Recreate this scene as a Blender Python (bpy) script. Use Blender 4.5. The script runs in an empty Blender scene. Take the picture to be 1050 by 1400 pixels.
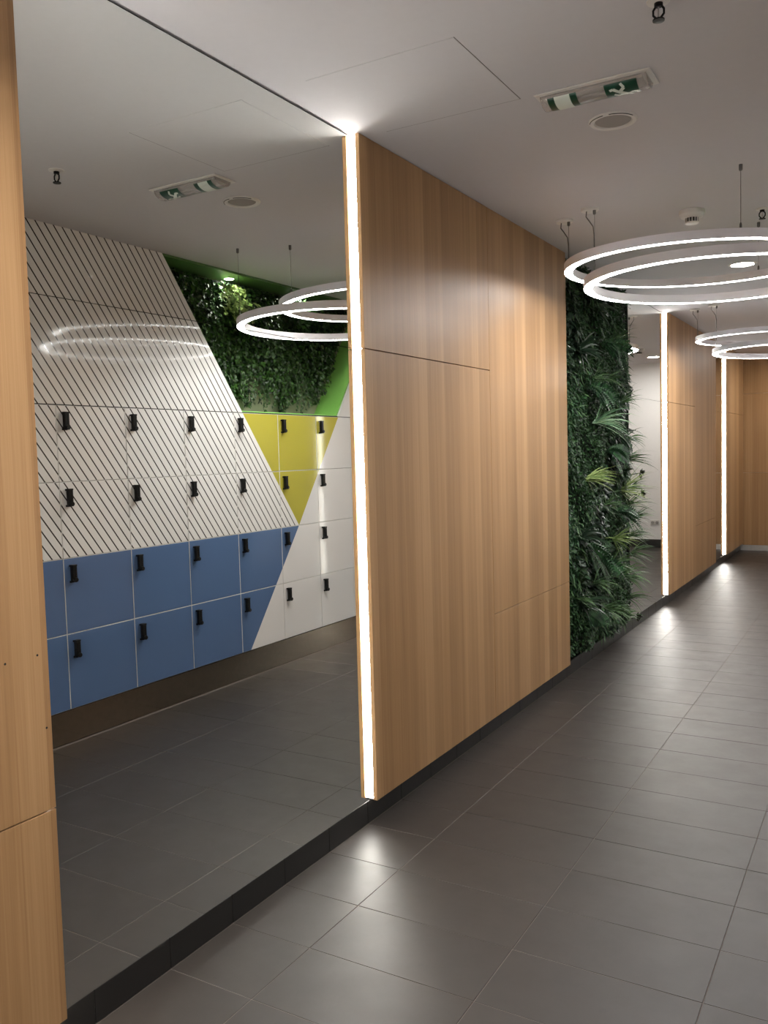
import bpy, bmesh, math, random
import numpy as np
from mathutils import Matrix, Vector

random.seed(7)
rng = np.random.default_rng(7)
scene = bpy.context.scene
col = scene.collection

# ------------------------------------------------------------------ camera
CAM = (1.9854, 0.0, 1.64)
F_PX, YAW, PITCH, ROLL = 1180.93, 0.52945, 0.06643, 0.02693
c_, s_ = math.cos(YAW), math.sin(YAW)
Fv = Vector((-s_, c_, 0)); Rv = Vector((c_, s_, 0)); Uv = Vector((0, 0, 1))
F2 = Fv * math.cos(PITCH) - Uv * math.sin(PITCH)
U2 = Uv * math.cos(PITCH) + Fv * math.sin(PITCH)
R3 = Rv * math.cos(ROLL) - U2 * math.sin(ROLL)
U3 = U2 * math.cos(ROLL) + Rv * math.sin(ROLL)
cd = bpy.data.cameras.new('camera')
cam = bpy.data.objects.new('camera', cd); col.objects.link(cam)
cam.matrix_world = Matrix(((R3.x, U3.x, -F2.x, CAM[0]), (R3.y, U3.y, -F2.y, CAM[1]), (R3.z, U3.z, -F2.z, CAM[2]), (0, 0, 0, 1)))
cd.sensor_fit = 'VERTICAL'; cd.sensor_height = 36.0; cd.lens = F_PX / 1400 * 36
cd.clip_start = 0.02
scene.camera = cam

# ------------------------------------------------------------------ light level
RING_E = 49.0        # ring pendants (diffuser underneath)
STRIP_E = 60.0       # vertical strips beside the mirrors
DOWN_E = 110.0        # recessed downlights
NICHE_E = 420.0       # small downlights in the planted niche
world = bpy.data.worlds.new('world'); scene.world = world
world.use_nodes = True
world.node_tree.nodes['Background'].inputs[0].default_value = (0.8, 0.85, 1, 1)
world.node_tree.nodes['Background'].inputs[1].default_value = 0.02
vs = scene.view_settings
vs.view_transform = 'Standard'; vs.look = 'None'; vs.gamma = 1; vs.use_curve_mapping = False
vs.exposure = 0.0

# ------------------------------------------------------------------ dimensions
H = 2.997            # ceiling
W = 2.1385           # face of the lockers
Y0, YE = -2.4, 14.41 # room ends
PF = 0.042           # face of the wood boards
ZB = 0.109           # bottom of boards
ZM = 0.105           # bottom of mirrors / top of skirting
YL, YA, YB, YC = 1.517, 3.1926, 4.54, 5.893
YG = 7.71            # end of planted wall
YD, YD2, YD3 = 9.1227, 10.515, 11.92
YF = 12.8184
ZJ1, ZJ2 = 2.0966, 0.708
TX0, TW = 0.3296, 0.5993
TY0, TH = 1.6463, 0.3066
LY0, LP = 3.3549, 0.5217
LZ0, LRH = 0.1985, 0.444
LZ1 = LZ0 + 4 * LRH

# ------------------------------------------------------------------ helpers
def srgb(r, g, b):
    f = lambda v: (v / 255) / 12.92 if v / 255 <= 0.04045 else ((v / 255 + 0.055) / 1.055) ** 2.4
    return (f(r), f(g), f(b), 1)

def tag(o, label=None, cat=None, group=None, kind=None):
    if label: o['label'] = label
    if cat: o['category'] = cat
    if group: o['group'] = group
    if kind: o['kind'] = kind
    return o

def empty(name, loc=(0, 0, 0)):
    o = bpy.data.objects.new(name, None); col.objects.link(o); o.location = loc
    o.empty_display_size = 0.05
    return o

def link(name, me, parent=None):
    o = bpy.data.objects.new(name, me); col.objects.link(o)
    if parent is not None: o.parent = parent
    return o

class MB:
    """collects faces for one mesh"""
    def __init__(s): s.v = []; s.f = []; s.m = []
    def add(s, vs_, fs, mi=0):
        n = len(s.v); s.v.extend([tuple(v) for v in vs_])
        for f in fs: s.f.append(tuple(i + n for i in f)); s.m.append(mi)
        return s
    def box(s, x0, x1, y0, y1, z0, z1, mi=0):
        v = [(x, y, z) for x in (x0, x1) for y in (y0, y1) for z in (z0, z1)]
        return s.add(v, [(0, 1, 3, 2), (4, 6, 7, 5), (0, 4, 5, 1), (2, 3, 7, 6), (0, 2, 6, 4), (1, 5, 7, 3)], mi)
    def prism(s, poly, x0, x1, mi=0):
        """poly in (y,z), extruded along x"""
        n = len(poly)
        v = [(x0, y, z) for y, z in poly] + [(x1, y, z) for y, z in poly]
        f = [tuple(range(n)), tuple(range(2 * n - 1, n - 1, -1))]
        f += [(i, i + n, (i + 1) % n + n, (i + 1) % n) for i in range(n)]
        return s.add(v, f, mi)
    def lathe(s, prof, c, n=32, mi=0):
        """prof list of (r,z) around vertical axis at c"""
        k = len(prof); v = []
        for i in range(n):
            a = 2 * math.pi * i / n
            for r, z in prof: v.append((c[0] + r * math.cos(a), c[1] + r * math.sin(a), c[2] + z))
        f = []
        for i in range(n):
            j = (i + 1) % n
            for q in range(k - 1): f.append((i * k + q, j * k + q, j * k + q + 1, i * k + q + 1))
        return s.add(v, f, mi)
    def tube(s, pts, r, n=8, mi=0):
        pts = [Vector(p) for p in pts]; v = []; k = len(pts)
        for i, p in enumerate(pts):
            d = (pts[min(i + 1, k - 1)] - pts[max(i - 1, 0)]).normalized()
            a = d.cross(Vector((0.3, 0.9, 0.1))).normalized(); b = d.cross(a)
            for q in range(n):
                t = 2 * math.pi * q / n; v.append(p + (a * math.cos(t) + b * math.sin(t)) * r)
        f = []
        for i in range(k - 1):
            for q in range(n):
                f.append((i * n + q, i * n + (q + 1) % n, (i + 1) * n + (q + 1) % n, (i + 1) * n + q))
        f.append(tuple(range(n))); f.append(tuple((k - 1) * n + q for q in range(n)))
        return s.add(v, f, mi)
    def mesh(s, name, mats, smooth=False, fixn=True, bevel=0):
        me = bpy.data.meshes.new(name); me.from_pydata(s.v, [], s.f)
        for m in (mats if isinstance(mats, (list, tuple)) else [mats]): me.materials.append(m)
        me.polygons.foreach_set('material_index', s.m)
        if fixn or bevel:
            bm = bmesh.new(); bm.from_mesh(me)
            if bevel: bmesh.ops.bevel(bm, geom=list(bm.edges), offset=bevel, segments=1, affect='EDGES', profile=0.5)
            bmesh.ops.recalc_face_normals(bm, faces=bm.faces); bm.to_mesh(me); bm.free()
        if smooth:
            me.polygons.foreach_set('use_smooth', [True] * len(me.polygons))
        me.update(); return me
    def build(s, name, mats, parent=None, **k):
        return link(name, s.mesh(name, mats, **k), parent)

# ------------------------------------------------------------------ materials
class NT:
    def __init__(s, name):
        s.m = bpy.data.materials.new(name); s.m.use_nodes = True
        s.t = s.m.node_tree; s.b = s.t.nodes['Principled BSDF']
    def n(s, kind, **k):
        o = s.t.nodes.new(kind)
        for a, b in k.items(): setattr(o, a, b)
        return o
    def l(s, a, b): s.t.links.new(a, b)
    def math(s, op, a, b=None, c=None):
        o = s.n('ShaderNodeMath', operation=op)
        for i, x in enumerate((a, b, c)):
            if x is None: continue
            if isinstance(x, (int, float)): o.inputs[i].default_value = x
            else: s.l(x, o.inputs[i])
        return o.outputs[0]
    def mix(s, f, a, b):
        o = s.n('ShaderNodeMix', data_type='RGBA')
        for k, x in ((0, f), (6, a), (7, b)):
            if isinstance(x, (int, float)): o.inputs[k].default_value = x
            elif isinstance(x, tuple): o.inputs[k].default_value = x
            else: s.l(x, o.inputs[k])
        return o.outputs[2]
    def pos(s):
        g = s.n('ShaderNodeNewGeometry'); x = s.n('ShaderNodeSeparateXYZ'); s.l(g.outputs['Position'], x.inputs[0])
        return g.outputs['Position'], x.outputs
    def noise(s, vec, scale, detail=3, rough=0.5):
        o = s.n('ShaderNodeTexNoise'); o.inputs['Scale'].default_value = scale
        o.inputs['Detail'].default_value = detail; o.inputs['Roughness'].default_value = rough
        if vec is not None: s.l(vec, o.inputs['Vector'])
        return o.outputs['Fac']
    def set(s, **k):
        for a, b in k.items(): s.b.inputs[a.replace('_', ' ')].default_value = b
        return s
    def bump(s, h, strength, dist=0.001):
        o = s.n('ShaderNodeBump'); o.inputs['Strength'].default_value = strength; o.inputs['Distance'].default_value = dist
        s.l(h, o.inputs['Height']); s.l(o.outputs[0], s.b.inputs['Normal'])

def plain(name, rgb, rough=0.5, metal=0.0, spec=0.5, var=0.06, scale=30):
    t = NT(name); p, _ = t.pos()
    f = t.noise(p, scale, 3)
    a = srgb(*rgb); d = tuple(x * (1 - var * 2) for x in a[:3]) + (1,); u = tuple(min(1, x * (1 + var * 2)) for x in a[:3]) + (1,)
    t.l(t.mix(f, d, u), t.b.inputs['Base Color'])
    t.set(Roughness=rough, Metallic=metal); t.b.inputs['Specular IOR Level'].default_value = spec
    return t.m

def emit(name, rgb, strength):
    t = NT(name)
    t.set(Base_Color=(0.9, 0.9, 0.9, 1), Roughness=0.5)
    t.b.inputs['Emission Color'].default_value = rgb + (1,)
    t.b.inputs['Emission Strength'].default_value = strength
    return t.m

def wood_mat():
    t = NT('oak_veneer'); p, xyz = t.pos()
    a = t.math('ADD', xyz[0], xyz[1])                       # distance across the grain
    cv = t.n('ShaderNodeCombineXYZ'); t.l(a, cv.inputs[0]); t.l(t.math('MULTIPLY', xyz[2], 0.012), cv.inputs[2])
    wob = t.noise(cv.outputs[0], 3.0, 2)
    aw = t.math('ADD', t.math('DIVIDE', a, 0.088), t.math('MULTIPLY', wob, 1.1))
    wn = t.n('ShaderNodeTexWhiteNoise', noise_dimensions='1D'); t.l(t.math('FLOOR', aw), wn.inputs['W'])
    cg = t.n('ShaderNodeCombineXYZ'); t.l(t.math('MULTIPLY', a, 160), cg.inputs[0]); t.l(t.math('MULTIPLY', xyz[2], 1.6), cg.inputs[2])
    grain = t.noise(cg.outputs[0], 1.0, 5, 0.6)
    cl = t.n('ShaderNodeCombineXYZ'); t.l(t.math('MULTIPLY', a, 22), cl.inputs[0]); t.l(t.math('MULTIPLY', xyz[2], 0.35), cl.inputs[2])
    band = t.noise(cl.outputs[0], 1.0, 3)
    f = t.math('ADD', t.math('ADD', t.math('MULTIPLY', wn.outputs[0], 0.27), t.math('MULTIPLY', grain, 0.5)), t.math('MULTIPLY', band, 0.42))
    r = t.n('ShaderNodeValToRGB'); t.l(f, r.inputs[0])
    e = r.color_ramp.elements
    e[0].position = 0.26; e[0].color = srgb(132, 98, 63)
    e[1].position = 0.92; e[1].color = srgb(188, 152, 110)
    m = r.color_ramp.elements.new(0.6); m.color = srgb(163, 126, 86)
    t.l(r.outputs[0], t.b.inputs['Base Color'])
    t.set(Roughness=0.42); t.b.inputs['Specular IOR Level'].default_value = 0.4
    t.bump(grain, 0.12, 0.0006)
    return t.m

def tile_mat(name, lo, hi, r0, r1, spec=0.5):
    t = NT(name); p, _ = t.pos()
    oi = t.n('ShaderNodeObjectInfo')
    big = t.noise(p, 1.6, 4); fine = t.noise(p, 55, 3); smear = t.noise(p, 6, 5, 0.65)
    f = t.math('ADD', t.math('ADD', t.math('MULTIPLY', big, 0.45), t.math('MULTIPLY', fine, 0.25)), t.math('MULTIPLY', oi.outputs['Random'], 0.3))
    base = t.mix(f, srgb(*lo), srgb(*hi))
    spots = t.math('GREATER_THAN', t.noise(p, 16, 2), 0.735)
    base = t.mix(t.math('MULTIPLY', spots, 0.45), base, srgb(40, 35, 33))
    t.l(base, t.b.inputs['Base Color'])
    t.l(t.math('ADD', r0, t.math('MULTIPLY', smear, r1 - r0)), t.b.inputs['Roughness'])
    t.b.inputs['Specular IOR Level'].default_value = spec
    t.bump(fine, 0.05, 0.0005)
    return t.m

def locker_mat():
    """printed door fronts: stripes, blue, yellow and white fields cut by slanted lines"""
    t = NT('printed_laminate'); p, xyz = t.pos(); y, z = xyz[1], xyz[2]
    ax, az, k1, k2 = 5.679, LZ0 + 2 * LRH, 1.345, 1.418
    # left of the falling line (top) : y < ax - (z-az)/k1
    falling = t.math('LESS_THAN', y, t.math('SUBTRACT', ax, t.math('DIVIDE', t.math('SUBTRACT', z, az), k1)))
    rising = t.math('GREATER_THAN', y, t.math('ADD', ax, t.math('DIVIDE', t.math('SUBTRACT', z, az), k2)))
    lower = t.math('LESS_THAN', z, az)
    bluecut = t.math('LESS_THAN', y, t.math('ADD', ax, t.math('DIVIDE', t.math('SUBTRACT', z, az), 1.337)))
    # stripes parallel with the falling line
    u = t.math('ADD', y, t.math('DIVIDE', z, k1))
    ph = t.math('FRACT', t.math('DIVIDE', t.math('SUBTRACT', u, 0.012), 0.0617))
    line = t.math('LESS_THAN', ph, 0.17)
    white, ink, blue, yellow = srgb(222, 220, 219), srgb(58, 54, 52), srgb(84, 108, 146), srgb(172, 164, 62)
    striped = t.mix(line, white, ink)
    up = t.mix(falling, t.mix(rising, yellow, white), striped)
    lo = t.mix(bluecut, white, blue)
    t.l(t.mix(lower, up, lo), t.b.inputs['Base Color'])
    t.set(Roughness=0.07); t.b.inputs['Specular IOR Level'].default_value = 0.5
    return t.m

def leaf_mat(name, lo, hi, rough=0.45, trans=0.15):
    t = NT(name); g = t.n('ShaderNodeNewGeometry')
    t.l(t.mix(g.outputs['Random Per Island'], srgb(*lo), srgb(*hi)), t.b.inputs['Base Color'])
    t.set(Roughness=rough); t.b.inputs['Specular IOR Level'].default_value = 0.45
    return t.m

def mirror_mat():
    t = NT('silvered_glass'); t.set(Base_Color=(0.86, 0.88, 0.85, 1), Metallic=1.0, Roughness=0.0); return t.m

M = dict(
    wood=wood_mat(),
    floor=tile_mat('floor_porcelain', (42, 37, 33), (55, 49, 44), 0.38, 0.56),
    skirt=tile_mat('dark_skirting_tile', (24, 23, 21), (33, 31, 29), 0.3, 0.45),
    grout=plain('grout', (112, 104, 98), 0.9),
    ceiling=plain('ceiling_paint', (200, 198, 200), 0.9, spec=0.2, var=0.01),
    wall=plain('white_wall_paint', (238, 236, 234), 0.8, spec=0.3, var=0.01),
    dark=plain('dark_backing', (20, 19, 18), 0.8),
    laminate=locker_mat(),
    white_edge=plain('white_door_edge', (205, 203, 200), 0.5, var=0.01),
    lock=plain('black_plastic', (9, 9, 9), 0.45, spec=0.25),
    lock_key=plain('black_rubber', (18, 18, 18), 0.5, spec=0.25),
    steel=plain('brushed_steel', (205, 202, 198), 0.38, metal=1.0),
    steel_dark=plain('brown_steel', (172, 160, 146), 0.12, metal=1.0),
    wire=plain('steel_wire', (120, 118, 115), 0.35, metal=0.9),
    lime=plain('lime_paint', (142, 206, 100), 0.5, var=0.02),
    housing=plain('ring_housing', (224, 221, 225), 0.45, var=0.01),
    white_plastic=plain('white_plastic', (214, 211, 206), 0.45, var=0.01),
    grille=plain('speaker_grille', (150, 145, 140), 0.7, var=0.04, scale=300),
    green_sign=plain('green_sign', (8, 62, 44), 0.3, var=0.03),
    white_sign=plain('white_sign', (205, 214, 204), 0.3, var=0.01),
    joint=plain('joint_shadow_grey', (104, 98, 94), 0.8),
    soffit=plain('shaded_lime_paint', (70, 104, 52), 0.45),  # reveal lime darkened, the soffit's shade is put into the colour
    vent=plain('dark_vent', (40, 38, 36), 0.6),
    mirror=mirror_mat(),
    ring=emit('ring_diffuser', (1.0, 0.98, 0.965), RING_E),
    strip=emit('strip_diffuser', (1.0, 0.965, 0.91), STRIP_E),
    down=emit('downlight_lens', (1.0, 0.97, 0.94), DOWN_E),
    down_far=emit('bright_downlight_lens', (1.0, 0.97, 0.94), DOWN_E * 4),
    niche=emit('niche_downlight_lens', (1.0, 0.97, 0.88), NICHE_E),
    back=plain('planting_felt', (18, 26, 18), 0.95),
    back_light=plain('niche_board', (150, 152, 130), 0.8),
    l_box=leaf_mat('boxwood_leaf', (18, 42, 22), (56, 92, 50)),
    l_fern=leaf_mat('fern_leaf', (18, 44, 28), (60, 102, 62)),
    l_ivy=leaf_mat('dark_ivy_leaf', (14, 28, 20), (48, 70, 50), 0.3),
    l_grass=leaf_mat('grass_leaf', (24, 48, 26), (78, 112, 66)),
    l_pale=leaf_mat('pale_blade', (110, 160, 120), (176, 208, 168)),
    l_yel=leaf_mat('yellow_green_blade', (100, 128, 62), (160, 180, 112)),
    l_mid=leaf_mat('mid_green_blade', (36, 66, 38), (104, 138, 88)),
    l_dark=leaf_mat('dark_rosette_leaf', (18, 18, 16), (38, 34, 28)),
    l_vine=leaf_mat('vine_leaf', (14, 34, 14), (60, 100, 38), 0.35),
    stem=plain('stem', (44, 56, 30), 0.7),
)
cp = NT('clear_plastic'); M['cover'] = cp.set(Base_Color=srgb(190, 184, 180), Roughness=0.1, Alpha=0.38).m

# ================================================================== setting
# ---- floor: grout bed and single tiles
fl = MB().box(-0.15, W + 0.6, Y0, YE + 0.2, -0.08, -0.0016).build('floor', M['grout'])
tag(fl, kind='structure')
xcols = [(0.0, TX0)] + [(TX0 + i * TW, TX0 + (i + 1) * TW) for i in range(3)] + [(TX0 + 3 * TW, W + 0.02)]
G = 0.0022
protos = {}
k0 = math.floor((Y0 - TY0) / TH) + 1; k1 = math.floor((YE - TY0) / TH)
for ci, (a, b) in enumerate(xcols):
    if b - a < 0.05: continue
    for k in range(k0, k1 + 1):
        y0 = TY0 + k * TH; y1 = min(y0 + TH, YE)
        key = (ci if ci in (0, 4) else 1, round(y1 - y0, 3))
        wx, wy = (b - a) - G, (y1 - y0) - G
        if key not in protos:
            protos[key] = MB().box(-wx / 2, wx / 2, -wy / 2, wy / 2, -0.012, 0).mesh('floor_tile', M['floor'], bevel=0.0011)
        o = link('floor_tile', protos[key], fl)
        o.location = ((a + b) / 2, (y0 + y1) / 2, random.uniform(-0.0004, 0.0002))
        o.rotation_euler = (random.uniform(-0.0012, 0.0012), random.uniform(-0.0007, 0.0007), 0)

# ---- ceiling
ce = MB().box(-0.3, W + 0.7, Y0, YE + 0.2, H, H + 0.1).build('ceiling', M['ceiling'])
tag(ce, kind='structure')

# ---- left wall: dark carcass, oak boards, skirting
wl = MB()
wl.box(-0.20, -0.012, Y0, YC, 0, H).box(-0.20, -0.012, YG, YE, 0, H)
wl.box(-0.20, -0.05, YC, YG, 0, H)
CH = 0.016   # depth of the light channel behind a board's edge
for a, b in ((Y0, YL - CH), (YA + CH, YC), (YD + CH, YD3), (YF + CH, YE)):
    wl.box(-0.012, 0.0215, a, b, ZM, H)
wl = wl.build('wall_left', M['dark']); tag(wl, kind='structure')
def board(y0, y1, zj, parent=wl):
    g = 0.0026
    out = []
    for a, b in ((ZB, zj), (zj, H)):
        out.append(MB().box(0.022, PF, y0 + g / 2, y1 - g / 2, a + (g / 2 if a == zj else 0), b - (g if b == zj else 0.001)).build('wood_board', M['wood'], parent, bevel=0.0008))
    return out
board(Y0, -1.18, ZJ2); board(-1.18, 0.17, ZJ1)
lb = board(0.17, YL, ZJ2)
board(YA, YB, ZJ1); board(YB, YC, ZJ2)
board(YD, YD2, ZJ1); board(YD2, YD3, ZJ2)
board(YF, YE - 0.03, ZJ1)
# returns at the free ends of the boards (oak cheek, where no light sits)
for y in (YC, YD3):
    MB().box(-0.012, 0.022, y - 0.018, y - 0.0007, ZB, H).build('end_board', M['wood'], wl)
# small drilled holes in the near board
for y, z in ((1.385, 1.132), (1.482, 1.134), (1.499, 0.933)):
    hb = MB()
    n = 12
    ring = [(y + 0.0032 * math.cos(2 * math.pi * i / n), z + 0.0032 * math.sin(2 * math.pi * i / n)) for i in range(n)]
    hb.prism(ring, PF - 0.004, PF + 0.0003)
    hb.build('screw_hole', M['dark'], lb[1])

bl = MB().box(-0.012, -0.008, Y0, YE, 0, ZM - 0.004).build('baseboard_left', M['grout']); tag(bl, kind='structure')
sp = {}
for k in range(k0, k1 + 1):
    y0 = TY0 + k * TH; y1 = min(y0 + TH, YE)
    key = round(y1 - y0, 3)
    if key not in sp:
        wy = y1 - y0 - 0.0022
        sp[key] = MB().box(-0.012, 0, -wy / 2, wy / 2, 0.002, ZM - 0.001).mesh('skirting_tile', M['skirt'], bevel=0.001)
    o = link('skirting_tile', sp[key], bl); o.location = (0.0, (y0 + y1) / 2, 0)

# ---- end wall: white with an oak-clad left part
we = MB().box(-0.2, W + 0.7, YE, YE + 0.12, 0, H).build('wall_end', M['wall']); tag(we, kind='structure')
for a, b in ((0.03, 0.62), (0.62, 1.21)):
    for z0, z1 in ((0.083, 1.209), (1.209, 2.422), (2.422, H - 0.002)):
        MB().box(a + 0.0015, b - 0.0015, YE - 0.02, YE, z0 + 0.0015, z1 - 0.0015).build('wood_board', M['wood'], we, bevel=0.001)
be = MB().box(0.0, 1.21, YE - 0.012, YE, 0, 0.083).build('baseboard_end', M['steel']); tag(be, kind='structure')
bf = MB().box(1.212, W, YE - 0.012, YE, 0, 0.134, 0).build('trim_1', M['skirt'], bevel=0.001); tag(bf, kind='structure')
wb = MB().box(-0.2, W + 0.7, Y0 - 0.12, Y0, 0, H).build('wall_back', M['wall']); tag(wb, kind='structure')

# ---- right wall
LK0, LK1 = -2, 6                                   # locker columns
LYA, LYB = LY0 + LK0 * LP, LY0 + (LK1 + 1) * LP
wr = MB().box(W, W + 0.1, Y0, LYA, 0, H).box(W, W + 0.1, LYB, YE, 0, H).box(W + 0.5, W + 0.6, Y0, YE, 0, H).build('wall_right', M['wall'])
tag(wr, kind='structure')
br = MB().box(W + 0.004, W + 0.03, LYA, LYB, 0.004, LZ0 - 0.004).build('baseboard_right', M['steel_dark']); tag(br, kind='structure')
AX, AZ = 5.679, LZ0 + 2 * LRH
nl = lambda z: AX - (z - AZ) / 1.345
nr = lambda z: AX + (z - AZ) / 1.418
g = 0.0045
MB().box(W + 0.010, W + 0.0183, LYA, LYB, LZ1 + 0.0004, LZ1 + g + 0.004).build('shadow_joint', M['dark'], wr)
MB().prism([(LYA, LZ1 + g), (nl(LZ1 + g), LZ1 + g), (nl(H), H - 0.001), (LYA, H - 0.001)], W, W + 0.018).build('upper_panel', M['laminate'], wr)
MB().prism([(nr(LZ1 + g), LZ1 + g), (LYB, LZ1 + g), (LYB, H - 0.001), (nr(H), H - 0.001)], W, W + 0.018).build('upper_panel', M['laminate'], wr)
# niche: lime reveals, back board
ND = 0.26
e_ = 0.012
rv = MB()
rv.prism([(nl(LZ1), LZ1 + g), (nr(LZ1), LZ1 + g), (nr(LZ1), LZ1 + g + e_), (nl(LZ1), LZ1 + g + e_)], W + 0.0185, W + ND)      # ledge
rv.prism([(nl(LZ1) - 0.001, LZ1 + g), (nl(LZ1) + e_, LZ1 + g), (nl(H) + e_, H - 0.001), (nl(H) - 0.001, H - 0.001)], W + 0.0185, W + ND)
rv.prism([(nr(LZ1) + 0.001, LZ1 + g), (nr(LZ1) - e_, LZ1 + g), (nr(H) - e_, H - 0.001), (nr(H) + 0.001, H - 0.001)], W + 0.0185, W + ND)
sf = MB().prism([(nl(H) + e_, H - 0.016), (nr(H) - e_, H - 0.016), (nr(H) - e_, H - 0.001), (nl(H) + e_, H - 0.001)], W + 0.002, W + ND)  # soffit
rv.build('niche_reveal', M['lime'], wr)
sf.build('niche_soffit', M['soffit'], wr)
MB().prism([(nl(LZ1) - 0.1, LZ1), (nr(LZ1) + 0.1, LZ1), (nr(H) + 0.1, H - 0.001), (nl(H) - 0.1, H - 0.001)], W + ND, W + ND + 0.02).build('niche_back', M['back_light'], wr)

# ================================================================== mirrors and light strips
def mirror(y0, y1, label):
    t = tag(empty('wall_mirror', (0, (y0 + y1) / 2, ZM)), label, 'mirror', 'wall mirrors')
    for a, b in ((ZM + 0.001, ZJ1 - 0.001), (ZJ1 + 0.001, H - 0.011)):
        o = MB().box(-0.006, 0.0, y0 + 0.001 - (y0 + y1) / 2, y1 - 0.001 - (y0 + y1) / 2, a - ZM, b - ZM).build('mirror_pane', M['mirror'], t)
    return t
mirror(YL - CH, YA + CH, 'tall near mirror reflecting the blue, yellow and striped lockers')
mirror(YG, YD + CH, 'narrow mirror between the plant wall and the second light strip')
mirror(YD3, YF + CH, 'farthest thin mirror slot beside the last light strip')

def strip(y, s, label):
    """light strip on a board's edge at y, shining towards s*y"""
    t = tag(empty('light_strip', (0.011, y, ZM)), label, 'light strip', 'vertical light strips')
    z0, z1 = 0.008, H - ZM - 0.006
    f0, f1 = 0.008, 0.012
    yy = sorted((-s * f0, -s * f1)); MB().box(-0.0108, 0.0105, yy[0], yy[1], z0, z1).build('diffuser', M['strip'], t)
    yy = sorted((-s * f1, -s * 0.0155)); MB().box(-0.0108, 0.0105, yy[0], yy[1], z0 - 0.004, z1 + 0.003).build('profile', M['housing'], t)
strip(YA, -1, 'tallest white light strip between near mirror and big oak panel')
strip(YD, -1, 'white light strip right of the plant wall, edge of second oak panel')
strip(YF, -1, 'farthest vertical white light strip near the end wall')
strip(YL, 1, 'light strip hidden on the edge of the leftmost oak board')

# ================================================================== lockers
door_me = MB().box(-0.018, 0, -LP / 2 + 0.0012, LP / 2 - 0.0012, 0.001, LRH - 0.001)
def door_mesh():
    me = door_me.mesh('door', [M['laminate'], M['white_edge']], bevel=0.0022)
    for p_ in me.polygons:
        p_.material_index = 0 if p_.normal.x < -0.9 else 1
    return me
DOOR = door_mesh()
b_ = MB().box(0, 0.46, -LP / 2 + 0.0005, LP / 2 - 0.0005, 0.0005, LRH - 0.0005)
BODY = b_.mesh('body', M['joint'])
LOCKB = MB().box(-0.032, -0.011, -0.0165, 0.0165, -0.05, 0.05)                      # body standing off the door
LOCKB.box(-0.012, 0, -0.0155, 0.0155, 0.041, 0.052).box(-0.012, 0, -0.0155, 0.0155, -0.053, -0.041)   # feet
LOCKB.box(-0.034, -0.012, -0.0175, 0.0175, 0.044, 0.053)
LOCK = LOCKB.mesh('lock', M['lock'], bevel=0.0012)
kb = MB()
for i in range(5):
    for j in (-1, 1):
        cy = j * 0.0072; cz = 0.034 - i * 0.0125
        kb.box(-0.0345, -0.0315, cy - 0.0042, cy + 0.0042, cz - 0.0045, cz + 0.0045)
KEYS = kb.mesh('keypad', M['lock_key'], bevel=0.0008)
n = 14
kn = MB().lathe([(0, -0.030), (0.0125, -0.030), (0.0135, -0.026), (0.0135, -0.012), (0.011, -0.004), (0.011, 0)], (0, 0, 0), n)
kn.v = [(v[2] * 0.42 - 0.031, v[0] * 1.15, v[1] - 0.036) for v in kn.v]
KNOB = kn.mesh('knob', M['lock'], smooth=False)
rows = ['bottom row', 'second-lowest row', 'second-highest row', 'top row']
ordn = ['leftmost', 'second', 'third', 'fourth', 'fifth', 'sixth', 'seventh']
def look(yc, k, r):
    z0 = LZ0 + r * LRH; z1 = z0 + LRH
    y0, y1 = yc - LP / 2, yc + LP / 2
    if r < 2:
        bl_ = lambda z: AX + (z - AZ) / 1.337
        if y1 < bl_(z0): return 'blue'
        if y0 > bl_(z1): return 'plain white'
        return 'blue and white slanted'
    a0, a1 = nl(z1), nl(z0); b0, b1 = nr(z0), nr(z1)
    if y1 < a0: return 'white striped'
    if y0 > b1: return 'plain white'
    tags = []
    if y0 < a1: tags.append('striped')
    if y1 > a0 and y0 < b1: tags.append('yellow')
    if y1 > b0: tags.append('white')
    return ' and '.join(tags)
for k in range(LK0, LK1 + 1):
    yc = LY0 + (k + 0.5) * LP
    for r in range(4):
        z0 = LZ0 + r * LRH
        if -1 <= k <= 5: where = '%s column from the mirror\'s left' % ordn[k + 1]
        elif k < -1: where = 'column left of the mirror view'
        else: where = 'column right of the mirror view'
        t = tag(empty('locker', (W, yc, z0)), '%s locker, %s, %s' % (look(yc, k, r), rows[r], where), 'locker', 'lockers opposite the mirror')
        bo = link('body', BODY, t); bo.location = (0.0195, 0, 0)
        d = link('door', DOOR, t); d.location = (0.0180, 0, 0)
        lk = link('lock', LOCK, t); lk.location = (0, -LP / 2 + 0.052, LRH - 0.092)
        ky = link('keypad', KEYS, lk); kn_ = link('knob', KNOB, lk)

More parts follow.
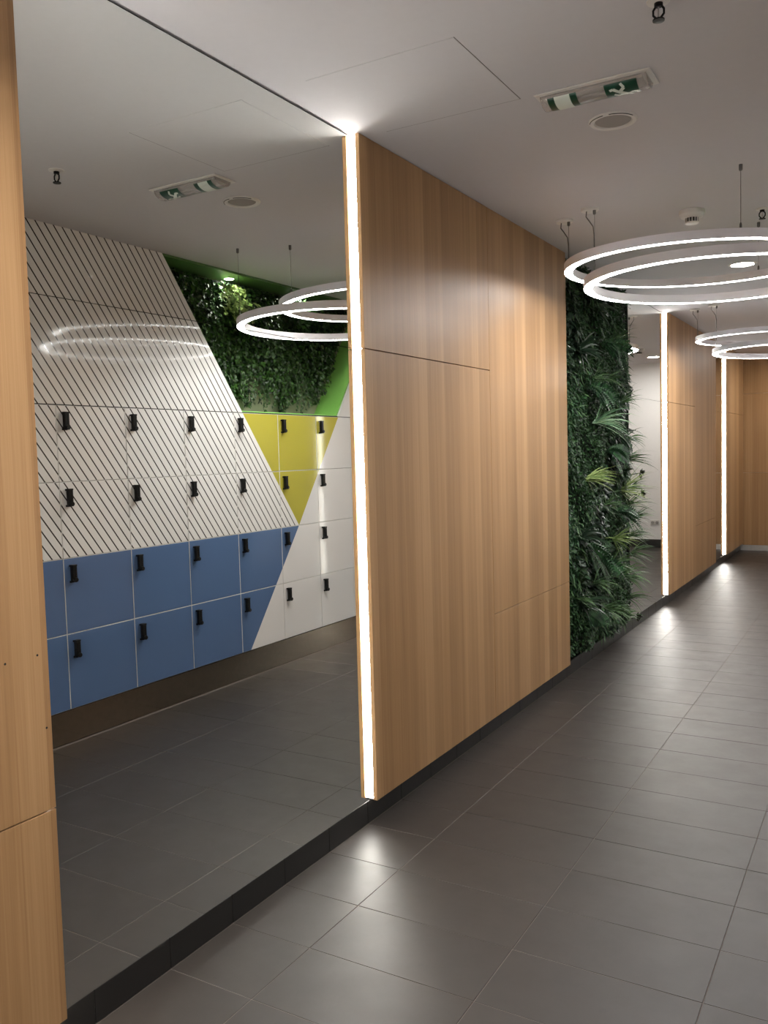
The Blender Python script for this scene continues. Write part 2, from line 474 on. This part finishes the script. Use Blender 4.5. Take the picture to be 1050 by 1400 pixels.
# ================================================================== ring pendants
def ring_pendant(cx, cy, cz, r, tilt, canopy, wires, label):
    t = tag(empty('ring_pendant', (cx, cy, cz)), label, 'pendant light', 'ring pendants')
    hw, hh = 0.025, 0.046
    def mk(name, prof, mat, parent, seg=128):
        mb = MB().lathe(prof + [prof[0]], (0, 0, 0), seg)
        mb.v = [(x, y, z + tilt[0] * x + tilt[1] * y) for x, y, z in mb.v]
        return mb.build(name, mat, parent, smooth=False)
    hs = mk('housing', [(r - hw, 0.0), (r - hw, hh), (r + hw, hh), (r + hw, 0.0), (r + hw - 0.002, 0.0), (r + hw - 0.002, 0.006), (r - hw + 0.002, 0.006), (r - hw + 0.002, 0.0)], M['housing'], t)
    df = mk('diffuser', [(r - hw + 0.0022, 0.0025), (r - hw + 0.0022, 0.0055), (r + hw - 0.0022, 0.0055), (r + hw - 0.0022, 0.0025)], M['ring'], t)
    top = H - cz
    a = math.atan2(canopy[1] - cy, canopy[0] - cx)
    px, py = r * math.cos(a), r * math.sin(a); pz = hh + tilt[0] * px + tilt[1] * py
    can = MB().lathe([(0, -0.016), (0.046, -0.016), (0.05, -0.012), (0.05, 0), (0, 0)], (px - 0.03, py + 0.01, top), 28)
    can.build('canopy', M['white_plastic'], t)
    MB().lathe([(0, -0.04), (0.006, -0.04), (0.009, -0.034), (0.009, -0.016), (0, -0.016)], (px, py, top), 12).build('gripper', M['wire'], t)
    zc = top - 0.016
    cab = [(px - 0.045, py, zc), (px - 0.048, py, zc - 0.03), (px - 0.03, py, zc - 0.055), (px - 0.008, py, zc - 0.09), (px - 0.003, py, zc - 0.14), (px - 0.003, py, pz)]
    MB().tube(cab, 0.0032, 8).build('power_cable', M['wire'], t)
    MB().tube([(px, py, top - 0.03), (px, py, pz)], 0.0012, 6).build('suspension_wire', M['wire'], t)
    for wx, wy in wires:
        a = math.atan2(wy - cy, wx - cx); px, py = r * math.cos(a), r * math.sin(a); pz = hh + tilt[0] * px + tilt[1] * py
        w = MB().tube([(px, py, top), (px, py, pz)], 0.0014, 6).build('suspension_wire', M['wire'], t)
        MB().lathe([(0, -0.03), (0.006, -0.03), (0.009, -0.024), (0.009, 0), (0, 0)], (px, py, top), 12).build('gripper', M['wire'], w)
        MB().lathe([(0, 0.0), (0.006, 0.0), (0.006, 0.022), (0.003, 0.03), (0, 0.03)], (px, py, pz), 12).build('wire_socket', M['wire'], w)
PA = (1.015, 5.20, 2.658, 0.69); PB = (1.18, 4.875, 2.498, 0.642)
for dy, la, lb_ in ((-4.4, 'upper ring lamp of the pair overhead, above the photo frame', 'lower ring lamp of the pair overhead, above the photo frame'),
                    (0, 'upper of the two near ring lamps, hanging left behind the other', 'lower and nearer ring lamp of the near pair'),
                    (4.01, 'upper ring lamp of the distant pair', 'lower ring lamp of the distant pair')):
    ring_pendant(PA[0], PA[1] + dy, PA[2], PA[3], (-0.020, 0.012), (0.36, 5.07 + dy), [(1.35, 4.60 + dy), (1.28, 5.83 + dy)], la)
    ring_pendant(PB[0], PB[1] + dy, PB[2], PB[3], (-0.010, -0.008), (0.52, 4.91 + dy), [(1.66, 4.48 + dy), (1.42, 5.47 + dy)], lb_)

# ================================================================== ceiling fittings
def downlight(x, y, r, mat, label, z=H, d=0.006):
    t = tag(empty('downlight', (x, y, z)), label, 'downlight', 'recessed downlights')
    MB().lathe([(r * 0.86, -0.001), (r * 0.9, -d), (r * 1.05, -d * 0.8), (r * 1.12, 0), (r * 0.86, 0), (r * 0.86, -0.001)], (0, 0, 0), 40).build('trim_ring', M['white_plastic'], t, smooth=False)
    MB().lathe([(0.0001, -0.0025), (r * 0.85, -0.0025), (r * 0.85, -0.0005), (0.0001, -0.0005)], (0, 0, 0), 40).build('lens', mat, t)
downlight(1.02, 7.09, 0.092, M['down'], 'round recessed downlight seen through the near ring lamps')
downlight(1.09, 13.41, 0.092, M['down_far'], 'round downlight near the white end wall, seen in the narrow mirror')
ZS = H - 0.016
downlight(2.285, 5.10, 0.038, M['niche'], 'small spotlight above the vines at the striped end of the niche', ZS, 0.004)
downlight(2.285, 6.02, 0.038, M['niche'], 'small spotlight in the niche soffit behind the ring reflection', ZS, 0.004)

def smoke(x, y, label):
    t = tag(empty('smoke_detector', (x, y, H)), label, 'smoke detector', 'smoke detectors'); t.scale = (1.18, 1.18, 1.3)
    MB().lathe([(0, 0), (0.058, 0), (0.060, -0.006), (0.060, -0.018), (0.052, -0.030), (0.036, -0.034), (0, -0.034)], (0, 0, 0), 40).build('base', M['white_plastic'], t)
    s = MB().lathe([(0, -0.034), (0.030, -0.034), (0.030, -0.052), (0, -0.052)], (0, 0, 0), 32).build('sensor_cage', M['vent'], t)
    for i in range(14):
        a = 2 * math.pi * i / 14
        MB().tube([(0.031 * math.cos(a), 0.031 * math.sin(a), -0.033), (0.031 * math.cos(a), 0.031 * math.sin(a), -0.053)], 0.0022, 5).build('cage_rib', M['white_plastic'], s)
    MB().lathe([(0, -0.052), (0.033, -0.052), (0.030, -0.058), (0, -0.060)], (0, 0, 0), 32).build('cap', M['white_plastic'], t)
smoke(0.99, 5.31, 'white smoke detector above the near ring lamps')
smoke(1.00, 12.18, 'far smoke detector seen in the narrow mirror')

def sprinkler(x, y, label):
    t = tag(empty('sprinkler', (x, y, H)), label, 'sprinkler', 'ceiling sprinklers')
    MB().lathe([(0, 0), (0.036, 0), (0.034, -0.004), (0.014, -0.007), (0, -0.007)], (0, 0, 0), 32).build('escutcheon', M['white_plastic'], t)
    MB().lathe([(0, -0.006), (0.013, -0.006), (0.013, -0.016), (0.010, -0.018), (0, -0.018)], (0, 0, 0), 16).build('collar', M['lock'], t)
    for s in (-1, 1):
        MB().tube([(s * 0.009, 0, -0.016), (s * 0.016, 0, -0.026), (s * 0.016, 0, -0.040), (s * 0.004, 0, -0.054)], 0.0035, 8).build('frame_arm', M['lock'], t)
    MB().tube([(0, 0, -0.016), (0, 0, -0.054)], 0.0026, 8).build('bulb', M['steel'], t)
    MB().lathe([(0, -0.054), (0.018, -0.055), (0.018, -0.059), (0.004, -0.060), (0, -0.060)], (0, 0, 0), 20).build('deflector', M['lock'], t)
sprinkler(1.365, 2.80, 'black sprinkler head at the top edge of the ceiling, ahead of the exit light')
sprinkler(1.34, 5.52, 'dark sprinkler head right of the smoke detector')

# loudspeaker
t = tag(empty('ceiling_speaker', (0.985, 3.675, H)), 'round white loudspeaker flush in the ceiling beside the exit light', 'speaker')
MB().lathe([(0.074, -0.003), (0.078, -0.009), (0.092, -0.010), (0.098, -0.004), (0.098, 0), (0.074, 0), (0.074, -0.003)], (0, 0, 0), 48).build('rim', M['white_plastic'], t)
MB().lathe([(0.0001, -0.010), (0.04, -0.0095), (0.066, -0.007), (0.0735, -0.003), (0.0735, -0.001), (0.0001, -0.001)], (0, 0, 0), 48).build('grille', M['grille'], t)
for a0, a1 in ((100, 160), (20, 85)):
    pts = [(0.0945 * math.cos(math.radians(a)), -0.0945 * math.sin(math.radians(a)), -0.0095) for a in np.linspace(a0, a1, 14)]
    MB().tube(pts, 0.0016, 6).build('rim_slot', M['vent'], t)

# emergency exit light
EX0, EX1, EYC = 0.815, 1.215, 3.325
t = tag(empty('emergency_light', ((EX0 + EX1) / 2, EYC, H)), 'long emergency exit light with green running-man and door stickers', 'exit light')
hx = (EX1 - EX0) / 2
MB().box(-hx - 0.018, hx + 0.018, -0.078, 0.078, -0.006, 0).build('frame', M['white_plastic'], t, bevel=0.002)
MB().box(-hx + 0.015, hx - 0.015, -0.045, 0.045, -0.016, -0.006).build('lamp_tray', M['white_plastic'], t, bevel=0.002)
MB().tube([(-hx + 0.05, 0, -0.021), (hx - 0.05, 0, -0.021)], 0.006, 10).build('lamp_tube', M['white_plastic'], t)
ra, rb = 0.058, 0.034
def arc(u, off=0.0): # u -1..1 across
    th = u * math.pi / 2
    return ((ra + off) * math.sin(th), -0.006 - (rb + off) * math.cos(th))
cv = MB(); N = 20
prof = [arc(-1 + 2 * i / N) for i in range(N + 1)]; inn = [arc(-1 + 2 * i / N, -0.0025) for i in range(N + 1)]
cv.prism(prof + inn[::-1], -hx, hx)
for s in (-1, 1): cv.prism(inn, s * hx - s * 0.0025, s * hx)
cv.build('cover', M['cover'], t, smooth=False)
def curved(poly, off, mat, parent, name, sub=6):
    """poly: list of convex polygons in (x,u) laid onto the curved cover"""
    mb = MB()
    for P in poly:
        # cut into strips along u so that it follows the curve
        u0 = min(q[1] for q in P); u1 = max(q[1] for q in P); K = max(1, int((u1 - u0) / 0.08))
        for i in range(K):
            a, b = u0 + (u1 - u0) * i / K, u0 + (u1 - u0) * (i + 1) / K
            Q = P
            for lim, sg in ((a, 1), (b, -1)):
                R = []
                for j in range(len(Q)):
                    p0, p1 = Q[j], Q[(j + 1) % len(Q)]
                    i0, i1 = sg * (p0[1] - lim) >= -1e-9, sg * (p1[1] - lim) >= -1e-9
                    if i0: R.append(p0)
                    if i0 != i1:
                        tt = (lim - p0[1]) / (p1[1] - p0[1]); R.append((p0[0] + (p1[0] - p0[0]) * tt, lim))
                Q = R
                if len(Q) < 3: break
            if len(Q) < 3: continue
            v0 = []; v1 = []
            for x, u in Q:
                yy, zz = arc(u, off); v0.append((x, yy, zz)); yy, zz = arc(u, off - 0.0006); v1.append((x, yy, zz))
            k = len(Q)
            mb.add(v0 + v1, [tuple(range(k)), tuple(range(2 * k - 1, k - 1, -1))] + [(j, (j + 1) % k, (j + 1) % k + k, j + k) for j in range(k)])
    return mb.build(name, mat, parent, fixn=False)
rect = lambda x0, x1, u0, u1: [(x0, u0), (x1, u0), (x1, u1), (x0, u1)]
sa = curved([rect(-0.172, -0.060, -0.78, 0.5)], 0.001, M['green_sign'], t, 'exit_sticker')
curved([rect(-0.146, -0.086, -0.78, 0.36)], 0.002, M['white_sign'], sa, 'door_pictogram')
sb = curved([rect(0.045, 0.165, -0.78, 0.5)], 0.001, M['green_sign'], t, 'exit_sticker')
def limb(p, q, w):
    dx, du = q[0] - p[0], (q[1] - p[1]) * 0.075; L = math.hypot(dx, du); nx, nu = -du / L * w, dx / L * w / 0.075
    return [(p[0] + nx, p[1] + nu), (q[0] + nx, q[1] + nu), (q[0] - nx, q[1] - nu), (p[0] - nx, p[1] - nu)]
man = [limb((0.122, 0.12), (0.095, -0.18), 0.008), limb((0.095, -0.18), (0.075, -0.42), 0.006), limb((0.075, -0.42), (0.062, -0.38), 0.005),
       limb((0.095, -0.18), (0.115, -0.42), 0.006), limb((0.115, -0.42), (0.105, -0.68), 0.005), limb((0.122, 0.12), (0.143, -0.02), 0.005),
       limb((0.143, -0.02), (0.157, 0.04), 0.0045), limb((0.118, 0.1), (0.088, 0.06), 0.005), limb((0.088, 0.06), (0.074, -0.08), 0.0045),
       [(0.134 + 0.009 * math.cos(a), 0.27 + 0.12 * math.sin(a)) for a in np.linspace(0, 2 * math.pi, 10, endpoint=False)]]
curved(man, 0.002, M['white_sign'], sb, 'running_man_pictogram')

# access hatch
t = tag(empty('access_hatch', (0.445, 2.955, H)), 'square flush access hatch in the ceiling above the near mirror light', 'hatch')
a = 0.297
fr = MB()
for s in (-1, 1):
    if s > 0: fr.box(-a - 0.002, a + 0.002, s * a - 0.0011, s * a + 0.0011, -0.0008, 0.0); fr.box(s * a - 0.0011, s * a + 0.0011, -a + 0.0011, a - 0.0011, -0.0008, 0.0)
fr.build('joint_frame', M['joint'], t)
MB().box(-a + 0.0018, a - 0.0018, -a + 0.0018, a - 0.0018, -0.0012, 0.0).build('hatch_panel', M['ceiling'], t)

# wall socket on the white end wall
t = tag(empty('wall_socket', (1.31, YE, 0.41)), 'white power socket low on the white end wall seen in the narrow mirror', 'socket')
MB().box(-0.072, 0.072, -0.011, 0, -0.042, 0.042).build('cover_plate', M['white_plastic'], t, bevel=0.003)
for x in (-0.034, 0.034):
    w = MB().lathe([(0, 0), (0.024, 0), (0.026, 0.002), (0.026, 0.004), (0, 0.004)], (0, 0, 0), 24)
    w.v = [(v[0] + x, -0.0155 + v[2], v[1]) for v in w.v]
    w.build('outlet', M['grille'], t)

# ================================================================== plants
def mesh_np(name, V, F, mat, parent):
    me = bpy.data.meshes.new(name)
    V = np.asarray(V, dtype=np.float32); F = np.asarray(F, dtype=np.int32)
    n = F.shape[1]
    me.vertices.add(len(V)); me.vertices.foreach_set('co', V.ravel())
    me.loops.add(F.size); me.loops.foreach_set('vertex_index', F.ravel())
    me.polygons.add(len(F)); me.polygons.foreach_set('loop_start', np.arange(0, F.size, n, dtype=np.int32))
    me.polygons.foreach_set('loop_total', np.full(len(F), n, dtype=np.int32))
    me.materials.append(mat); me.update(calc_edges=True); me.validate()
    return link(name, me, parent)

def unit(a): return a / (np.linalg.norm(a, axis=-1, keepdims=True) + 1e-9)

def leaves(P, D, Nn, L, Wd, fold=0.25):
    """folded diamond leaves: P base, D direction, Nn rough normal; returns V,F"""
    D = unit(D); S = unit(np.cross(D, Nn)); U = np.cross(S, D)
    L = L[:, None]; Wd = Wd[:, None]
    m = P + D * L * 0.45
    V = np.stack([P, m + S * Wd + U * Wd * fold, P + D * L - U * L * 0.12, m - S * Wd + U * Wd * fold, m - U * 0.0], 1).reshape(-1, 3)
    b = np.arange(len(P))[:, None] * 5
    F = np.concatenate([b + [0, 1, 4], b + [1, 2, 4], b + [2, 3, 4], b + [3, 0, 4]], 0)
    return V, F

def tuft(c, out, n, L, w, droop, spread=0.9, rg=rng):
    """spiky plant: arching tapering blades from c, mean direction out"""
    V = []; F = []; seg = 5
    out = unit(np.array(out, float))
    for i in range(n):
        d = unit(out + rg.normal(0, spread * 0.55, 3)); ln = L * rg.uniform(0.6, 1.1); ww = w * rg.uniform(0.7, 1.1)
        side = unit(np.cross(d, rg.normal(0, 1, 3) * 0.4 + np.array([1.0, 0, 0.4])))
        p = np.array(c, float) + rg.normal(0, 0.008, 3); b = len(V)
        for s in range(seg + 1):
            u = s / seg; wd = ww * (1 - u ** 1.6) * (0.55 + 0.9 * min(u * 3, 1) * 0.5)
            V.append(p - side * wd); V.append(p + side * wd)
            d = unit(d + np.array([0, 0, -droop * u])); p = p + d * ln / seg
        for s in range(seg):
            F.append((b + 2 * s, b + 2 * s + 1, b + 2 * s + 3, b + 2 * s + 2))
    return V, F

def clampx(V, lo, sign=1):
    V = np.array(V)
    return V

def fern(c, out, fronds, L, pw, droop, rg=rng):
    V = []; F = []
    for i in range(fronds):
        d = unit(unit(np.array(out, float)) + rg.normal(0, 0.4, 3)); p = np.array(c, float); ln = L * rg.uniform(0.7, 1.1)
        side0 = unit(np.cross(d, np.array([1.0, 0.1, 0.3]) + rg.normal(0, 0.2, 3)))
        N = 16
        P = []; D = []; Nn = []; LL = []
        for s in range(N):
            u = s / N
            for sg in (-1, 1):
                P.append(p.copy()); D.append(side0 * sg + d * 0.45); Nn.append(np.cross(side0, d)); LL.append(pw * (math.sin(math.pi * (0.12 + 0.86 * u))))
            d = unit(d + np.array([0, 0, -droop / N * 2.2])); side0 = unit(side0 - d * np.dot(side0, d)); p = p + d * ln / N
        v, f = leaves(np.array(P), np.array(D), np.array(Nn), np.array(LL), np.array(LL) * 0.2)
        F.extend((f + len(V)).tolist()); V.extend(v.tolist())
    return V, F

# ---- planted wall between the big oak panel and the second mirror
t = tag(empty('plant_wall', (0, (YC + YG) / 2, ZB)), 'tall dense green plant wall right of the big oak panel', 'plant wall')
off = np.array([0, (YC + YG) / 2, ZB])
MB().box(-0.05, -0.02, YC - (YC + YG) / 2 + 0.002, YG - (YC + YG) / 2 - 0.02, 0, H - ZB - 0.004).build('planting_panel', M['back'], t)
PY0, PY1, PZ0, PZ1 = YC + 0.02, YG - 0.14, 0.15, H - 0.02
def surf(n, y0=PY0, y1=PY1, z0=PZ0, z1=PZ1):
    y = rng.uniform(y0, y1, n); z = rng.uniform(z0, z1, n)
    return y, z
def relief(y, z):
    edge = np.clip((y - PY0) / 0.25, 0, 1)
    return (0.038 + 0.05 * np.sin(y * 9.1 + 1.3 * np.sin(z * 5)) * np.sin(z * 6.3 + y * 2) + 0.02 * np.sin(y * 23 + z * 17)) * (0.45 + 0.55 * edge)
def species(y, z):
    a = np.sin(y * 4.3 + 2.1 * np.sin(z * 2.2)) + np.sin(z * 3.7 + 1.7 * np.sin(y * 3.1 + 1)); return a
def carpet(n, cond, L0, L1, wr_, mat, name, down=0.5, depth=0.05):
    y, z = surf(n); m = cond(species(y, z)) & (y < PY1 - 0.05 + 0.05 * np.sin(z * 7.3) * np.sin(z * 3.1 + 1) + 0.02 * np.sin(z * 31)); y, z = y[m], z[m]; n = len(y)
    x = relief(y, z) - rng.uniform(0, depth, n)
    P = np.stack([x, y, z], 1)
    D = np.stack([rng.uniform(0.1, 1.0, n), rng.normal(0, 0.7, n), rng.normal(-down, 0.6, n)], 1)
    Nn = np.stack([rng.uniform(0.2, 1, n), rng.normal(0, 0.5, n), rng.uniform(0.2, 1.2, n)], 1)
    L = rng.uniform(L0, L1, n)
    V, F = leaves(P, D, Nn, L, L * wr_)
    o = mesh_np(name, V - off, F, mat, t); tag(o, kind='stuff'); return o
carpet(62000, lambda a: a > 0.15, 0.018, 0.032, 0.27, M['l_box'], 'boxwood_foliage')
carpet(26000, lambda a: (a <= 0.25) & (a > -0.7), 0.03, 0.055, 0.17, M['l_fern'], 'fern_foliage', 0.8)
carpet(15000, lambda a: a <= -0.6, 0.045, 0.075, 0.26, M['l_ivy'], 'ivy_foliage', 0.6)
carpet(12000, lambda a: (a < 0.1) & (a > -1.2), 0.06, 0.11, 0.05, M['l_grass'], 'grass_foliage', 0.9)
def add(fn, name, mat, label=None):
    V, F = fn; V = np.array(V); 
    V[:, 0] = np.maximum(V[:, 0], -0.018)
    V[:, 1] = np.where(V[:, 0] < PF + 0.004, np.clip(V[:, 1], YC + 0.004, None), V[:, 1])
    bad = (V[:, 0] < 0.008) & (V[:, 1] > YG - 0.02); V[bad, 0] = 0.008
    V[:, 2] = np.clip(V[:, 2], 0.02, H - 0.004)
    o = mesh_np(name, V - off, F, mat, t)
    if label: o['label'] = label
    return o
O = (0.9, 0.2, 0.25)
add(tuft((0.05, 6.53, 1.84), (0.8, 0.35, 0.15), 34, 0.34, 0.0065, 0.42), 'spiky_plant', M['l_pale'], 'pale silvery spiky plant')
add(tuft((0.05, 6.30, 1.42), (0.8, 0.4, 0.0), 34, 0.27, 0.006, 0.25), 'spiky_plant', M['l_yel'], 'yellow-green spiky plant')
add(tuft((0.06, 7.25, 1.29), (0.8, 0.4, 0.1), 36, 0.30, 0.006, 0.25), 'spiky_plant', M['l_yel'])
add(tuft((0.06, 6.98, 0.90), (0.8, 0.3, 0.0), 40, 0.24, 0.006, 0.35), 'spiky_plant', M['l_yel'])
for (y, z), L, n_, dr in (((6.98, 2.49), .26, 24, .3), ((7.20, 2.0), .26, 26, .3), ((7.42, 1.53), .28, 34, .35), ((7.55, 1.02), .26, 34, .25), ((7.5, 0.72), .25, 34, .4), ((7.19, 0.58), .28, 34, .5), ((7.40, 0.36), .25, 34, .5), ((6.70, 0.38), .26, 30, .5), ((6.1, 0.55), .2, 20, .5), ((6.45, 2.15), .26, 20, .4), ((7.50, 1.30), .2, 22, .3), ((6.95, 0.70), .28, 30, .6), ((6.45, 0.62), .24, 26, .6), ((7.45, 1.15), .24, 30, .3), ((7.50, 0.88), .24, 30, .4), ((7.46, 0.52), .24, 30, .5), ((7.30, 0.22), .2, 26, .5), ((7.05, 0.3), .22, 26, .6), ((7.45, 1.72), .2, 22, .4), ((6.75, 1.2), .2, 22, .4), ((6.9, 2.2), .22, 18, .4)):
    add(tuft((0.05, y, z), O, n_, L, 0.005, dr), 'spiky_plant', M['l_mid'])
for y, z, n_, L in ((6.25, 0.93, 7, .30), (6.6, 0.78, 7, .30), (7.05, 1.12, 8, .34), (6.36, 2.1, 7, .3), (6.2, 0.42, 6, .22), (6.85, 1.62, 6, .25), (7.1, 1.75, 6, .28), (6.7, 2.45, 6, .28)):
    add(fern((0.05, y, z), (0.8, 0.15, 0.1), n_, L, 0.055, 0.75), 'fern_plant', M['l_fern'])
# broad strap leaves, upper left
for y, z in ((6.18, 2.36), (6.12, 1.0), (6.15, 0.5), (6.5, 2.72)):
    add(tuft((0.04, y, z), (0.7, 0.35, 0.1), 14, 0.26, 0.016, 0.5), 'strap_leaf_plant', M['l_ivy'])
# dark flower-like rosettes sticking out over the mirror
for y, z in ((7.57, 1.42), (7.60, 1.24), (7.45, 0.18)):
    c = np.array((0.13, y, z)); P = np.repeat(c[None], 12, 0); D = rng.normal(0, 1, (12, 3)); D[:, 0] = np.abs(D[:, 0])
    V, F = leaves(P, D, rng.normal(0, 1, (12, 3)), np.full(12, 0.05), np.full(12, 0.013))
    o = add((V, F), 'rosette', M['l_dark'], 'dark brown star-shaped rosette')
    MB().tube([Vector((0.0, y - 0.08, z - 0.02)) - Vector(off), Vector(c) - Vector(off)], 0.004, 6).build('rosette_stalk', M['stem'], o)

# ---- vines in the slanted niche opposite
yc_ = 5.7
t2 = tag(empty('vine_planting', (W + ND - 0.02, yc_, LZ1 + g + e_)), 'hanging vines in the lime green niche above the yellow lockers', 'plant wall')
off2 = np.array([W + ND - 0.02, yc_, LZ1 + g + e_])
zz0 = LZ1 + g + e_ + 0.3
MB().prism([(nl(zz0) + 0.02 - yc_, zz0 - off2[2]), (nr(zz0) - 0.1 - yc_, zz0 - off2[2]), (nr(H) - 0.16 - yc_, H - 0.03 - off2[2]), (nl(H) + 0.02 - yc_, H - 0.03 - off2[2])], -0.012, 0.018).build('planting_panel', M['back'], t2)
def inside(y, z, ml=0.03, mr=0.13): return (y > nl(z) + ml) & (y < nr(z) - mr)
def vines(n, L0, L1, wr_, mat, name, z0, z1, depth):
    y = rng.uniform(nl(H), nr(H), n); z = rng.uniform(z0, z1, n)
    # ragged lower hem: hanging strands
    hem = 2.17 + 0.11 * np.sin(y * 10.5 + 0.6) + 0.07 * np.sin(y * 29 + 1) + 0.05 * np.sin(y * 61)
    m = inside(y, z) & (z > hem); y, z = y[m], z[m]; n = len(y)
    x = W + ND - 0.035 - rng.uniform(0, 1, n) * depth * (0.6 + 0.4 * np.sin(y * 8 + z * 3))
    P = np.stack([x, y, z], 1)
    D = np.stack([-rng.uniform(0.05, 0.8, n), rng.normal(0, 0.6, n), rng.normal(-0.7, 0.5, n)], 1)
    Nn = np.stack([-rng.uniform(0.2, 1, n), rng.normal(0, 0.5, n), rng.uniform(0.1, 1.2, n)], 1)
    L = rng.uniform(L0, L1, n)
    V, F = leaves(P, D, Nn, L, L * wr_)
    V[:, 2] = np.maximum(V[:, 2], LZ1 + g + e_ + 0.003)
    o = mesh_np(name, V - off2, F, mat, t2); tag(o, kind='stuff')
vines(17000, 0.028, 0.05, 0.3, M['l_vine'], 'vine_foliage', 2.0, 2.96, 0.09)
vines(16000, 0.02, 0.035, 0.28, M['l_ivy'], 'ivy_foliage', 2.0, 2.97, 0.06)
# single trailing vines down to the ledge
for i in range(28):
    y = 5.02 + 1.22 * (i + rng.uniform(0, 1)) / 28; zt = rng.uniform(2.3, 2.6); zb = rng.uniform(2.0, 2.2)
    N = int((zt - zb) / 0.006)
    u = np.linspace(0, 1, N); z = zt + (zb - zt) * u
    if not inside(np.array([y]), np.array([zb]), 0.02, 0.02)[0]: continue
    x = W + ND - 0.06 - 0.05 * np.sin(u * 2.4); yy = y + 0.012 * np.sin(u * 9 + i)
    P = np.stack([x, yy, z], 1) + rng.normal(0, 0.006, (N, 3))
    D = np.stack([-rng.uniform(0, 0.7, N), rng.normal(0, 0.7, N), rng.normal(-0.6, 0.4, N)], 1)
    Lh = rng.uniform(0.022, 0.036, N)
    V, F = leaves(P, D, np.stack([-np.ones(N), rng.normal(0, .4, N), rng.uniform(0, 1, N)], 1), Lh, Lh * 0.3)
    V[:, 2] = np.maximum(V[:, 2], LZ1 + g + e_ + 0.003)
    o = mesh_np('trailing_vine', V - off2, F, M['l_vine'], t2)
    MB().tube([Vector((x[k], yy[k], z[k])) - Vector(off2) for k in range(0, N, max(1, N // 10))], 0.002, 5).build('vine_stem', M['stem'], o)
# lit leafy clump right below the first spotlight
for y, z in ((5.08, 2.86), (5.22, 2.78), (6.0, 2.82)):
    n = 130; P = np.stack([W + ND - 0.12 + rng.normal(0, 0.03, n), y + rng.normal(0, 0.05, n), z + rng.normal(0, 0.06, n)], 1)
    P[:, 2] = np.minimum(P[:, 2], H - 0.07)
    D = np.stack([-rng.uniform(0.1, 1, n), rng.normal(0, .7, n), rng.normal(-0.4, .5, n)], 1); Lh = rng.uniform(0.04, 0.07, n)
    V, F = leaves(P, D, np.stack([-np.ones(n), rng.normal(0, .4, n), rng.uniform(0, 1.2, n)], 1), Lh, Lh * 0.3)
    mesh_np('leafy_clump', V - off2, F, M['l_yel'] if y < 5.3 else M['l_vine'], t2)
